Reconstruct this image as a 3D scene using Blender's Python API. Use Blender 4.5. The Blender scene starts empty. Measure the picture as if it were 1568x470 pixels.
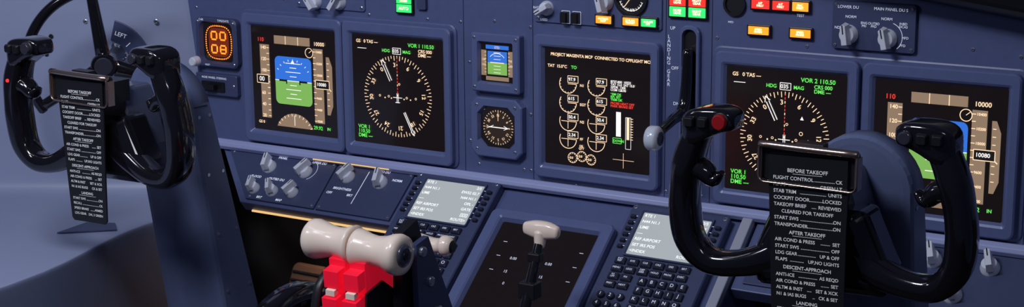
import bpy, bmesh, math, random
from mathutils import Matrix, Vector
random.seed(4)
sc=bpy.context.scene
sc.view_settings.view_transform='Standard'
ZO=1.0
# ------------------------------------------------------------------ materials
def mat(name,col,rough=.5,metal=0,emit=0,ecol=None,coat=0,noise=0,nscale=200,bump=0):
    m=bpy.data.materials.new(name); m.use_nodes=True
    nt=m.node_tree; b=nt.nodes['Principled BSDF']
    b.inputs['Base Color'].default_value=(*col,1)
    b.inputs['Roughness'].default_value=rough
    b.inputs['Metallic'].default_value=metal
    b.inputs['Coat Weight'].default_value=coat
    if emit:
        b.inputs['Emission Color'].default_value=(*(ecol or col),1)
        b.inputs['Emission Strength'].default_value=emit
    if noise or bump:
        tc=nt.nodes.new('ShaderNodeTexCoord'); n=nt.nodes.new('ShaderNodeTexNoise')
        n.inputs['Scale'].default_value=nscale; n.inputs['Detail'].default_value=4
        nt.links.new(tc.outputs['Object'],n.inputs['Vector'])
        if noise:
            r=nt.nodes.new('ShaderNodeMapRange'); r.inputs['To Min'].default_value=1-noise; r.inputs['To Max'].default_value=1+noise
            nt.links.new(n.outputs['Fac'],r.inputs['Value'])
            mx=nt.nodes.new('ShaderNodeVectorMath'); mx.operation='SCALE'
            mx.inputs[0].default_value=col
            nt.links.new(r.outputs[0],mx.inputs['Scale']); nt.links.new(mx.outputs[0],b.inputs['Base Color'])
        if bump:
            bp=nt.nodes.new('ShaderNodeBump'); bp.inputs['Strength'].default_value=bump; bp.inputs['Distance'].default_value=.0005
            nt.links.new(n.outputs['Fac'],bp.inputs['Height']); nt.links.new(bp.outputs[0],b.inputs['Normal'])
    return m
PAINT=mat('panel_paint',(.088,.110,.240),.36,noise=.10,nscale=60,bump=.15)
PAINT2=mat('bezel_paint',(.120,.148,.310),.30,metal=.1,noise=.08,nscale=60,bump=.12)
PAINTD=mat('recess_paint',(.05,.062,.14),.5,noise=.1)
RAIL=mat('rail_lit_paint',(.36,.40,.66),.28)  # trim rail colour, lightened to carry the highlight along it
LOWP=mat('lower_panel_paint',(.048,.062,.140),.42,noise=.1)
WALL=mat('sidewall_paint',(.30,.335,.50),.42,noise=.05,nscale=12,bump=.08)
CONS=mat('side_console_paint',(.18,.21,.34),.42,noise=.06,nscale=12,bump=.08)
COLP=mat('column_paint',(.120,.148,.275),.36,noise=.08,nscale=40,bump=.1)
BLACK=mat('black_plastic',(.008,.008,.011),.4)
GLOSS=mat('gloss_black',(.007,.006,.009),.13,coat=.8)
HUBM=mat('hub_grey',(.13,.14,.20),.25,metal=.6,coat=.4)
HUBD=mat('hub_dark',(.03,.03,.045),.25,coat=.4)
GLASS=mat('screen_glass',(.004,.004,.005),.14,emit=1,ecol=(.007,.0045,.0045))
KNOB=mat('knob_plastic',(.68,.70,.80),.35)
SCREW=mat('screw_metal',(.55,.58,.68),.3,metal=.9)
CHROME=mat('clip_bronze_metal',(.58,.44,.37),.24,metal=.95)
CARD=mat('card_black',(.012,.012,.015),.35)
CTXT=mat('card_print_glow',(.78,.78,.79),.6,emit=.14)  # white print, slight emission added to keep the text crisp
LBL=mat('label_white',(.75,.8,.95),.6,emit=.35)
IVORY=mat('ivory_plastic',(.92,.76,.64),.26,coat=.3)
RED=mat('red_lit_lever',(.82,.008,.035),.33,emit=.35)  # lever red, with red light on it put into colour and emission
REDB=mat('red_button',(.30,.008,.012),.3)
BEIGE=mat('edge_strip',(.35,.36,.45),.4)
FLOORM=mat('floor_dark',(.02,.018,.018),.7,noise=.3,nscale=30)
PEDAL=mat('pedal_rubber',(.09,.055,.04),.5)
KEY=mat('key_plastic',(.020,.022,.045),.35)
def em(n,c,s=1): return mat(n,(0,0,0),.6,emit=s,ecol=c)
SYM=em('sym_warm',(1,.70,.45),1.25); WHT=em('sym_white',(1,.96,.94),1.1); GRN=em('sym_green',(.15,1,.12)); REDE=em('sym_red',(1,.05,.03))
SKY_=em('att_blue',(.03,.17,.72)); GND=em('att_green',(.21,.47,.10)); TAN=em('tape_tan',(.28,.19,.125)); BLK=em('sym_black',(.005,.004,.004))
LR=em('lamp_red',(1,.02,.015),1.7); LG=em('lamp_green',(.03,1,.16),1.4); LO=em('lamp_orange',(1,.22,.01),2.2); LY=em('lamp_glyph',(1,.9,.5),2.4)
CLKO=em('clock_orange',(1,.20,.012),2.4); LCD=em('cdu_lcd',(.40,.44,.47),.95); LCDT=em('cdu_text',(.95,.97,1),1.1)
WARM=em('warm_edge_glow',(1,.62,.25),.9)
# ------------------------------------------------------------------ mesh builder
class MB:
    def __init__(s): s.v=[];s.f=[];s.m=[];s.sm=[];s.mats=[]
    def mi(s,m):
        if m not in s.mats: s.mats.append(m)
        return s.mats.index(m)
    def add(s,vs,fs,m,smooth=False,M=None):
        o=len(s.v)
        for p in vs:
            p=Vector(p)
            if M: p=M@p
            s.v.append(p)
        k=s.mi(m)
        for f in fs: s.f.append([i+o for i in f]); s.m.append(k); s.sm.append(smooth)
    def box(s,c,d,m,M=None):
        x,y,z=c;a,b,e=d[0]/2,d[1]/2,d[2]/2
        vs=[(x+i*a,y+j*b,z+k*e) for i in(-1,1) for j in(-1,1) for k in(-1,1)]
        s.add(vs,[(0,1,3,2),(4,6,7,5),(0,4,5,1),(2,3,7,6),(0,2,6,4),(1,5,7,3)],m,M=M)
    def loops(s,L,m,cap0=False,cap1=True,smooth=False,M=None,closed=True):
        n=len(L[0]); vs=[p for l in L for p in l]; fs=[]
        for i in range(len(L)-1):
            for j in range(n if closed else n-1):
                k=(j+1)%n; fs.append((i*n+j,i*n+k,(i+1)*n+k,(i+1)*n+j))
        s.add(vs,fs,m,smooth,M)
        if cap0: s.add(L[0],[tuple(range(n))],m,M=M)
        if cap1: s.add(L[-1],[tuple(range(n))],m,M=M)
    def prism(s,poly,z0,z1,m,M=None):
        s.loops([[(x,y,z0) for x,y in poly],[(x,y,z1) for x,y in poly]],m,True,True,M=M)
    def obj(s,name,parent=None,mw=None,bevel=0,seg=2,sub=0):
        me=bpy.data.meshes.new(name); me.from_pydata([tuple(p) for p in s.v],[],s.f)
        for q in s.mats: me.materials.append(q)
        for i,p in enumerate(me.polygons): p.material_index=s.m[i]; p.use_smooth=s.sm[i]
        bm=bmesh.new(); bm.from_mesh(me); bmesh.ops.remove_doubles(bm,verts=bm.verts,dist=1e-6)
        bmesh.ops.recalc_face_normals(bm,faces=bm.faces); bm.to_mesh(me); bm.free()
        ob=bpy.data.objects.new(name,me); sc.collection.objects.link(ob)
        if parent: ob.parent=parent
        if mw is not None: ob.matrix_local=mw
        if bevel:
            b=ob.modifiers.new('bev','BEVEL'); b.width=bevel; b.segments=seg; b.limit_method='ANGLE'; b.angle_limit=math.radians(40)
        if sub:
            b=ob.modifiers.new('sub','SUBSURF'); b.levels=sub; b.render_levels=sub
        return ob
def rr(w,h,r,z,cx=0,cy=0,n=5):
    P=[]
    for a0,sx,sy in((0,1,1),(90,-1,1),(180,-1,-1),(270,1,-1)):
        for i in range(n+1):
            a=math.radians(a0+90*i/n); P.append((cx+sx*(w/2-r)+r*math.cos(a),cy+sy*(h/2-r)+r*math.sin(a),z))
    return P
def circ(r,z,cx=0,cy=0,n=28): return [(cx+r*math.cos(2*math.pi*i/n),cy+r*math.sin(2*math.pi*i/n),z) for i in range(n)]
def cr(P,k=6):
    out=[]; P=[tuple(p) for p in P]; Q=[P[0]]+P+[P[-1]]
    for i in range(1,len(Q)-2):
        a,b,c,d=Q[i-1:i+3]
        for j in range(k):
            t=j/k; out.append(tuple(.5*((2*b[q])+(-a[q]+c[q])*t+(2*a[q]-5*b[q]+4*c[q]-d[q])*t*t+(-a[q]+3*b[q]-3*c[q]+d[q])*t**3) for q in range(len(a))))
    out.append(P[-1]); return out
def sweep(mb,P,m,up=(0,0,1),n=14,k=6,M=None,e=1.0):
    S=cr(P,k); L=[]; U=Vector(up)
    for i,p in enumerate(S):
        a=Vector(S[max(i-1,0)][:3]); b=Vector(S[min(i+1,len(S)-1)][:3]); t=(b-a).normalized()
        nn=t.cross(U).normalized(); bb=nn.cross(t).normalized(); c=Vector(p[:3]); l=[]
        for j in range(n):
            q=2*math.pi*j/n; cx,sx=math.cos(q),math.sin(q)
            cx=math.copysign(abs(cx)**e,cx); sx=math.copysign(abs(sx)**e,sx)
            l.append(c+nn*p[3]*cx+bb*p[4]*sx)
        L.append(l)
    c0=Vector(S[0][:3]);c1=Vector(S[-1][:3]); t0=(Vector(S[0][:3])-Vector(S[1][:3])).normalized(); t1=(Vector(S[-1][:3])-Vector(S[-2][:3])).normalized()
    A=[c0+(q-c0)*.6+t0*S[0][3]*.45 for q in L[0]]; B=[c1+(q-c1)*.6+t1*S[-1][3]*.45 for q in L[-1]]
    mb.loops([A]+L+[B],m,True,True,True,M)
def ln(mb,x1,y1,x2,y2,w,m,z):
    d=Vector((x2-x1,y2-y1)); 
    if d.length<1e-9: return
    n=Vector((-d.y,d.x)).normalized()*w/2
    mb.add([(x1+n.x,y1+n.y,z),(x1-n.x,y1-n.y,z),(x2-n.x,y2-n.y,z),(x2+n.x,y2+n.y,z)],[(0,1,2,3)],m)
def rc(mb,x0,y0,x1,y1,m,z): mb.add([(x0,y0,z),(x1,y0,z),(x1,y1,z),(x0,y1,z)],[(0,1,2,3)],m)
def arc(mb,cx,cy,r,a0,a1,w,m,z,n=40):
    vs=[];fs=[]
    for i in range(n+1):
        a=math.radians(a0+(a1-a0)*i/n)
        for q in(r-w/2,r+w/2): vs.append((cx+q*math.cos(a),cy+q*math.sin(a),z))
    for i in range(n): fs.append((2*i,2*i+1,2*i+3,2*i+2))
    mb.add(vs,fs,m)
def disc(mb,cx,cy,r,m,z,n=24): mb.add(circ(r,z,cx,cy,n),[tuple(range(n))],m)
def frame(mb,x0,y0,x1,y1,w,m,z):
    ln(mb,x0,y0,x1,y0,w,m,z);ln(mb,x0,y1,x1,y1,w,m,z);ln(mb,x0,y0,x0,y1,w,m,z);ln(mb,x1,y0,x1,y1,w,m,z)
tn=[0]
def text(p,s,x,y,size,m,al='LEFT',z=.001,rot=0,sp=1.0,M=None,bold=0.0):
    cu=bpy.data.curves.new('label','FONT'); cu.body=s; cu.size=size; cu.align_x=al; cu.align_y='CENTER'; cu.space_line=.85*sp
    cu.offset=bold
    cu.materials.append(m); cu.resolution_u=3
    tn[0]+=1
    o=bpy.data.objects.new('label_%d'%tn[0],cu); sc.collection.objects.link(o); o.parent=p
    L=Matrix.Translation((x,y,z))@Matrix.Rotation(rot,4,'Z')
    o.matrix_local=(M@L) if M else L
    return o
def FR(X,Y,Z,O): return Matrix(((X[0],Y[0],Z[0],O[0]),(X[1],Y[1],Z[1],O[1]),(X[2],Y[2],Z[2],O[2]),(0,0,0,1)))
def MP(x,z,out=0): return FR((1,0,0),(0,0,1),(0,-1,0),(x,-out,z+ZO))
al=math.radians(39); ca,sa=math.cos(al),math.sin(al)
def BP(x,s,out=0): # lower sloped plane
    return FR((1,0,0),(0,ca,sa),(0,-sa,ca),(x,-s*ca-sa*out,-.207-s*sa+ca*out+ZO))
# ------------------------------------------------------------------ main panel
mb=MB()
mb.prism([(-.150,.15),(-.146,.031),(-.117,-.205),(1.50,-.205),(1.50,.15)],-.03,0,PAINT)
def plate(mb,x0,y0,x1,y1,m=PAINT2,h=.003,r=.004):
    w,hh=abs(x1-x0),abs(y1-y0);cx,cy=(x0+x1)/2,(y0+y1)/2
    mb.loops([rr(w,hh,r,0,cx,cy),rr(w,hh,r,h*.7,cx,cy),rr(w-.0016,hh-.0016,r*.9,h,cx,cy)],m)
def screw(mb,x,y,h=.0,r=.0028):
    mb.loops([circ(r,h,x,y,12),circ(r,h+.0008,x,y,12),circ(r*.7,h+.0014,x,y,12)],SCREW,smooth=False)
    ln(mb,x-r*.6,y-r*.3,x+r*.6,y+r*.3,r*.3,BLACK,h+.0016)
panel=mb.obj('main_instrument_panel',mw=MP(0,0),bevel=.001)
mb=MB()
for x,y in[(-.135,-.075),(-.02,-.1),(-.127,.02),(.40,.03),(.415,-.03),(.415,-.15),(.522,.03),(.522,-.10),(.522,-.185),(.23,.03),(.34,.03),(.82,.035),(.95,.033),(1.17,.045),(1.23,.04),(.80,-.19),(.745,-.19),(.43,-.185),(.51,-.185),(.46,.035),(.06,.045),(.27,-.2),(.05,-.198),(.60,-.198),(1.12,-.198)]: screw(mb,x,y,0,.0025)
for x in(.4055,.5265,.7425,.8125,1.2465): ln(mb,x,-.204,x,.148,.0009,BLACK,.0003)
for x0,x1 in((-.022,.390),(.819,1.240)):
    w=x1-x0; mb.loops([rr(w+.008,.222,.013,0,(x0+x1)/2,-.086),rr(w+.008,.222,.013,.0025,(x0+x1)/2,-.086),rr(w+.004,.218,.012,.0035,(x0+x1)/2,-.086)],PAINT)
mb.obj('panel_details',parent=panel)
def knob(mb,x,y,r=.0115,h=.018,ang=0,m=KNOB,z0=0):
    M=Matrix.Translation((x,y,z0))@Matrix.Rotation(math.radians(ang),4,'Z')
    mb.loops([circ(r,0),circ(r,.003),circ(r*.88,.006),circ(r*.80,h*.55),circ(r*.74,h*.6)],m,smooth=True,M=M)
    w=r*.42
    a=[(-w,-r*1.02,h*.45),(w,-r*1.02,h*.45),(w,r*1.12,h*.45),(0,r*1.35,h*.45),(-w,r*1.12,h*.45)]
    b=[(-w*.7,-r*.95,h*1.15),(w*.7,-r*.95,h*1.15),(w*.7,r*1.0,h*1.15),(0,r*1.2,h*1.15),(-w*.7,r*1.0,h*1.15)]
    mb.loops([a,b],m,True,True,M=M)
    ln(mb,*(M@Vector((0,r*.2,0))).xy,*(M@Vector((0,r*1.15,0))).xy,r*.12,BLACK,z0+h*1.15+.0003)
# display selector panel (left)
mb=MB(); plate(mb,.088,.034,.224,.13,PAINT)
for x,y in[(.094,.04),(.218,.04)]: screw(mb,x,y,.003)
swl=mb.obj('selector_switch_panel',mw=MP(0,0,.0002))
mb=MB(); knob(mb,.128,.045,.0125,.02,35,z0=.003); knob(mb,.176,.047,.0125,.02,-35,z0=.003); mb.obj('selector_knobs',parent=swl,bevel=.0006)
# autobrake panel (centre)
mb=MB(); plate(mb,.531,.039,.737,.13,PAINT)
for x,y in[(.537,.045),(.731,.045)]: screw(mb,x,y,.003)
mb.loops([circ(.026,.003,.690,.083),circ(.026,.008,.690,.083),circ(.022,.008,.690,.083),circ(.021,.004,.690,.083)],BLACK)
arc(mb,.690,.083,.0185,200,340,.0008,WHT,.0045)
for a in range(200,350,14):
    c,s=math.cos(math.radians(a)),math.sin(math.radians(a)); ln(mb,.690+.016*c,.083+.016*s,.690+.0195*c,.083+.0195*s,.0006,WHT,.005)
ln(mb,.690,.083,.680,.070,.001,SYM,.006)
for x in(.584,.602):
    mb.loops([rr(.011,.016,.001,.003,x,.049),rr(.011,.016,.001,.010,x,.049),rr(.009,.013,.001,.013,x,.049)],BLACK)
    frame(mb,x-.0065,.040,x+.0065,.058,.0006,LBL,.0035)
swc=mb.obj('autobrake_panel',mw=MP(0,0,.0002))
mb=MB(); knob(mb,.553,.060,.011,.018,120,z0=.003); knob(mb,.649,.075,.013,.022,15,z0=.003); mb.obj('selector_knobs',parent=swc,bevel=.0006)
# display selector panel (right)
mb=MB(); plate(mb,.986,.034,1.098,.097,LOWP,.006)
for x,y in[(.991,.039),(1.093,.039),(.991,.092),(1.093,.092)]: screw(mb,x,y,.006,.0022)
arc(mb,1.062,.054,.019,-50,70,.0007,LBL,.0066)
swr=mb.obj('selector_switch_panel',mw=MP(0,0,.0002))
mb=MB(); knob(mb,1.010,.054,.0125,.02,8,z0=.006); knob(mb,1.062,.052,.0125,.02,12,z0=.006); mb.obj('selector_knobs',parent=swr,bevel=.0006)
mb=MB()
mb.loops([circ(.016,.0,0,0),circ(.016,.005,0,0),circ(.013,.005,0,0),circ(.012,.002,0,0)],BLACK)
mb.obj('panel_speaker_port',mw=MP(.846,.083,.0002))
mb=MB(); mb.loops([rr(.016,.03,.002,0),rr(.016,.03,.002,.006)],LOWP); mb.obj('test_switch_cap',mw=MP(.333,.06,.0002))
def L(s,x,y,sz=.006,al='CENTER',z=.0045,m=LBL,rot=0,p=None): text(p,s,x,y,sz,m,al,z,rot)
L('RATE',.536,.060,.005,p=swc); L('USED',.548,.043,.005,p=swc); L('RESET',.566,.075,.005,p=swc)
L('ANTI\nSKID',.648,.058,.004,p=swc); L('FLAPS',.690,.066,.005,z=.006,m=WHT,p=swc)
for s,x,y,q in(('LOWER DU',1.008,.0895,.0055),('MAIN PANEL DU S',1.065,.0895,.0055),('NORM',1.012,.077,.005),('ND',.994,.062,.005),('ENG\nPRI',1.030,.068,.0045),('NORM',1.060,.077,.005),('OUTBD\nPFD',1.043,.068,.0045),('INBD\nEICAS',1.082,.070,.0045),('MFD',1.085,.054,.0045),('PFD',1.082,.044,.0045)): L(s,x,y,q,z=.0075,p=swr)
L('OUTBD',.128,.067,.005,p=swl);L('NORM',.176,.067,.005,p=swl)
L('TEST',.940,.073,.005,z=.0008,p=panel);L('MFD',.840,.058,.004,z=.0008,p=panel)
for s,x,y,z_ in(('UP',.753,.044,.0065),('DN',.760,-.062,.0065),('OFF',.757,-.012,.0065),('L\nA\nN\nD\nI\nN\nG\n\nG\nE\nA\nR',.7475,-.002,.0072)): L(s,x,y,z_,z=.0008,p=panel)
# rail
mb=MB()
pts=[(-.0005,-.198),(-.012,-.196),(-.020,-.200),(-.021,-.206),(-.016,-.212),(-.0005,-.215)]
mb.loops([[(-.118,y,z) for y,z in pts],[(1.5,y,z) for y,z in pts]],RAIL,True,True)
rail=mb.obj('trim_panel_rail',mw=Matrix.Translation((0,0,ZO)),bevel=.001)
mb=MB(); mb.box((.20,-.0195,-.2075),(.15,.003,.0018),WARM); mb.obj('rail_glint',parent=rail)  # warm reflection glints on the rail, drawn as a thin glowing strip
# annunciators
def annun(x0,y0,x1,y1,rows,name='annunciator_light',z=.0002):
    mb=MB(); cx,cy=(x0+x1)/2,(y0+y1)/2; w,h=x1-x0,y1-y0
    mb.loops([rr(w+.004,h+.004,.0015,0),rr(w+.004,h+.004,.0015,.005),rr(w+.001,h+.001,.001,.0055)],BLACK)
    n=len(rows)
    o=mb.obj(name,mw=MP(cx,cy,z))
    m2=MB()
    for i,(m,t) in enumerate(rows):
        a=h/2-h*i/n-.0007; b=h/2-h*(i+1)/n+.0007
        m2.box((0,(a+b)/2,.006),(w-.001,a-b,.002),m)
        text(o,t,0,(a+b)/2,(a-b)*(.36 if '\n' in t else .55),LY,'CENTER',.0073,bold=.0001)
    m2.obj('lens',parent=o,bevel=.0003)
annun(.287,.038,.315,.078,[(LY,''),(LG,'DISEN\nGAGED'),(LG,'AUTO')] )
annun(.750,.061,.775,.105,[(LR,'NOSE\nGEAR'),(LR,'NOSE\nGEAR'),(LG,'NOSE\nGEAR')])
annun(.779,.061,.805,.105,[(LR,'RIGHT\nGEAR'),(LR,'RIGHT\nGEAR'),(LG,'RIGHT\nGEAR')])
annun(.868,.044,.898,.056,[(LO,'SPEED\nBRAKE')]); annun(.928,.044,.957,.056,[(LO,'SPEED\nBRAKE')])
annun(.636,.044,.661,.056,[(LO,'ANTISKID\nINOP')],z=.0033); annun(.679,.044,.704,.056,[(LO,'LE FLAPS\nTRANSIT')],z=.0033); annun(.708,.044,.731,.056,[(LG,'LE FLAPS\nEXT')],z=.0033)
annun(.872,.079,.898,.092,[(LR,'A/P\nP/RST')]);annun(.902,.079,.926,.092,[(LR,'A/T\nP/RST')]);annun(.930,.079,.953,.092,[(LO,'FMC\nP/RST')])
# ------------------------------------------------------------------ display units
S=.17
def T(u,v): return ((u-.5)*S,(.5-v)*S)
def bezel(name,x,z,W=.204,H=.212,sx=S,sy=S,r=.010,up=0,mw=None,h=.011,out=.0037):
    mb=MB()
    mb.loops([rr(W,H,r,0,0,up),rr(W,H,r,h*.8,0,up),rr(W-.004,H-.004,r*.9,h,0,up),rr(sx+.014,sy+.014,r*.5,h,0,0),rr(sx+.008,sy+.008,r*.3,h-.002,0,0),rr(sx+.001,sy+.001,.002,.0045,0,0)],PAINT2,cap1=False)
    o=mb.obj(name,mw=mw or MP(x,z,out))
    m2=MB(); rc(m2,-sx/2-.001,-sy/2-.001,sx/2+.001,sy/2+.001,GLASS,.0048); m2.obj('screen',parent=o)
    return o
ZS=.0056
def TX(o,s,u,v,sz,m=SYM,al='LEFT',z=ZS+.0012): 
    x,y=T(u,v); text(o,s,x,y,sz*S*1.06,m,al,z,bold=.00012)
def pfd(o,mir=False):
    mb=MB(); 
    def R(u0,v0,u1,v1,m,z=ZS): a=T(u0,v0);b=T(u1,v1); rc(mb,a[0],b[1],b[0],a[1],m,z)
    def Ln(u0,v0,u1,v1,w,m,z=ZS+.0006): a=T(u0,v0);b=T(u1,v1); ln(mb,*a,*b,w*S,m,z)
    R(.10,.17,.215,.88,TAN);R(.745,.17,.86,.88,TAN);R(.28,.075,.71,.155,TAN)
    Ln(.42,.075,.42,.155,.006,SYM);Ln(.57,.075,.57,.155,.006,SYM)
    mb.add([(*T(.895,.24),ZS),(*T(.93,.24),ZS),(*T(.965,.33),ZS),(*T(.965,.70),ZS),(*T(.93,.79),ZS),(*T(.895,.79),ZS)],[(0,1,2,3,4,5)],TAN)
    a=rr(.44*S,.46*S,.05*S,ZS+.0001,0,0)
    up=[p for p in a if p[1]>0]; dn=[p for p in a if p[1]<0]
    up=[(.22*S,0,ZS+.0001)]+up+[(-.22*S,0,ZS+.0001)] ; mb.add(up,[tuple(range(len(up)))],SKY_)
    dn=[(-.22*S,0,ZS+.0001)]+dn+[(.22*S,0,ZS+.0001)]; mb.add(dn,[tuple(range(len(dn)))],GND)
    Ln(.28,.5,.72,.5,.006,WHT)
    for i,w in((-4,.09),(-3,.04),(-2,.09),(-1,.04),(1,.04),(2,.09),(3,.04),(4,.09)):
        Ln(.5-w,.5+i*.042,.5+w,.5+i*.042,.006,WHT)
    Ln(.33,.5,.42,.5,.018,BLK,ZS+.0009);Ln(.58,.5,.67,.5,.018,BLK,ZS+.0009);Ln(.42,.49,.42,.53,.014,BLK,ZS+.0009);Ln(.58,.49,.58,.53,.014,BLK,ZS+.0009)
    for d in range(-60,61,15):
        t=math.radians(90+d); x,y=math.cos(t)*.20*S,math.sin(t)*.18*S; ln(mb,x,y+.01*S,x*1.1,y*1.1+.01*S,.001,WHT,ZS+.0006)
    mb.add([(0,.205*S,ZS+.0009),(-.025*S,.165*S,ZS+.0009),(.025*S,.165*S,ZS+.0009)],[(0,1,2)],WHT)
    for i in range(13):
        v=.20+i*.055; Ln(.185,v,.215,v,.006,SYM); Ln(.745,v,.775,v,.006,SYM)
        if i%2==0 and abs(v-.5)>.05:
            TX(o,str(140-i*10) if i<12 else '20',.115,v,.042); TX(o,str(10400-i*100),.78,v,.028)
    R(.06,.465,.20,.545,BLK,ZS+.0009); x0,y1=T(.06,.465);x1,y0=T(.20,.545); frame(mb,x0,y0,x1,y1,.006*S,SYM,ZS+.001)
    R(.77,.465,.93,.545,BLK,ZS+.0009); x0,y1=T(.77,.465);x1,y0=T(.93,.545); frame(mb,x0,y0,x1,y1,.006*S,SYM,ZS+.001)
    TX(o,'00',.09,.505,.06,WHT,z=ZS+.0016); TX(o,'10080',.785,.505,.042,WHT,z=ZS+.0016)
    P=[(*T(.5+.235*math.cos(math.radians(t)),1.03-.215*math.sin(math.radians(t))),ZS) for t in range(22,159,8)]
    mb.add(P,[tuple(range(len(P)))],TAN)
    for t in range(26,158,12):
        c,s=math.cos(math.radians(t)),math.sin(math.radians(t)); Ln(.5+.235*c,1.03-.215*s,.5+.21*c,1.03-.19*s,.006,SYM)
    Ln(.5,.83,.5,.93,.006,WHT); arc(mb,*T(.70,.215),.045*S,0,360,.006*S,SYM,ZS+.0004); Ln(.70,.215,.73,.19,.005,SYM)
    for v in(.30,.36,.42,.58,.64,.70): Ln(.905,v,.93,v,.006,SYM)
    Ln(.95,.56,.915,.53,.008,SYM)
    mb.obj('symbology',parent=o)
    TX(o,'110',.08,.125,.05,REDE);TX(o,'10000',.76,.125,.048,SYM);TX(o,'29.92',.73,.925,.046,GRN);TX(o,'IN',.89,.925,.036,GRN)
    TX(o,'GS 0',.06,.925,.035,SYM)
def nd(o,which):
    mb=MB(); cx,cy=T(.5,.54); r=.375*S
    for i in range(72):
        a=math.radians(i*5-5); l=.045 if i%2==0 else .025; c,s=math.cos(a),math.sin(a)
        ln(mb,cx+r*c,cy+r*s,cx+(r-l*S)*c,cy+(r-l*S)*s,.0010,SYM,ZS)
    for i in range(12):
        h=i*30-35; a=math.radians(90-h)
        x,y=cx+(r-.085*S)*math.cos(a),cy+(r-.085*S)*math.sin(a)
        text(o,str(i*3),x,y,.055*S,SYM,'CENTER',ZS+.001,rot=a-math.pi/2,bold=.0001)
    for i in range(12): ln(mb,cx,cy+r*(i/12),cx,cy+r*(i/12+.05),.0011,REDE if i%3 else SYM,ZS)
    for s in(-1,1): 
        for q in(.45,.9): disc(mb,cx+s*r*q*.42,cy-.02*S,.007*S,SYM,ZS,10)
    ln(mb,cx-.05*S,cy-.01*S,cx+.05*S,cy-.01*S,.001,WHT,ZS+.0003); ln(mb,cx-.007*S,cy+.03*S,cx-.007*S,cy-.06*S,.0009,WHT,ZS+.0003);ln(mb,cx+.007*S,cy+.03*S,cx+.007*S,cy-.06*S,.0009,WHT,ZS+.0003);ln(mb,cx-.025*S,cy-.055*S,cx+.025*S,cy-.055*S,.001,WHT,ZS+.0003)
    def needle(a,q0,q1,w):
        c,s=math.cos(math.radians(a)),math.sin(math.radians(a)); n=(-s*w*S,c*w*S)
        for k in(-1,1): ln(mb,cx+r*q0*c+k*n[0],cy+r*q0*s+k*n[1],cx+r*q1*c+k*n[0],cy+r*q1*s+k*n[1],.0012,WHT,ZS+.0004)
        ln(mb,cx+r*q1*c+2*n[0],cy+r*q1*s+2*n[1],cx+r*(q1+.12)*c,cy+r*(q1+.12)*s,.0012,WHT,ZS+.0004);ln(mb,cx+r*q1*c-2*n[0],cy+r*q1*s-2*n[1],cx+r*(q1+.12)*c,cy+r*(q1+.12)*s,.0012,WHT,ZS+.0004)
    needle(117,.42,.86,.012); needle(-63,.42,.92,.008)
    for dx,dy in((-.2,0),(.2,0),(-.1,0),(.1,0),(.02,.12)):
        arc(mb,cx+dx*S,cy-.005*S+dy*S,.009*S,0,360,.0007,SYM,ZS,12)
    if which==2:
        for dx,dy in((-.12,-.27),(.14,.05),(.1,-.2)): arc(mb,cx+dx*S,cy+dy*S,.014*S,0,360,.0008,SYM,ZS,14)
        mb.add([(cx+.13*S,cy+.16*S,ZS),(cx+.16*S,cy+.16*S,ZS),(cx+.145*S,cy+.19*S,ZS)],[(0,1,2)],WHT)
    x0,y0=T(.455,.15);x1,y1=T(.545,.095); frame(mb,x0,y0,x1,y1,.0008,WHT,ZS)
    ln(mb,*T(.06,.12),*T(.16,.12),.0009,WHT,ZS)
    mb.obj('symbology',parent=o)
    TX(o,'GS   0 TAS ---',.05,.055,.04,SYM);TX(o,'HDG',.34,.125,.038,GRN);TX(o,'035',.462,.123,.042,WHT);TX(o,'MAG',.57,.125,.038,GRN)
    TX(o,'VOR %d 110.50'%which,.63,.06,.046,GRN);TX(o,'CRS 000\nDME ---',.74,.125,.040,GRN if which==2 else SYM)
    TX(o,'VOR 1\n110.50\nDME ---',.05,.895,.046,GRN)
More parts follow.
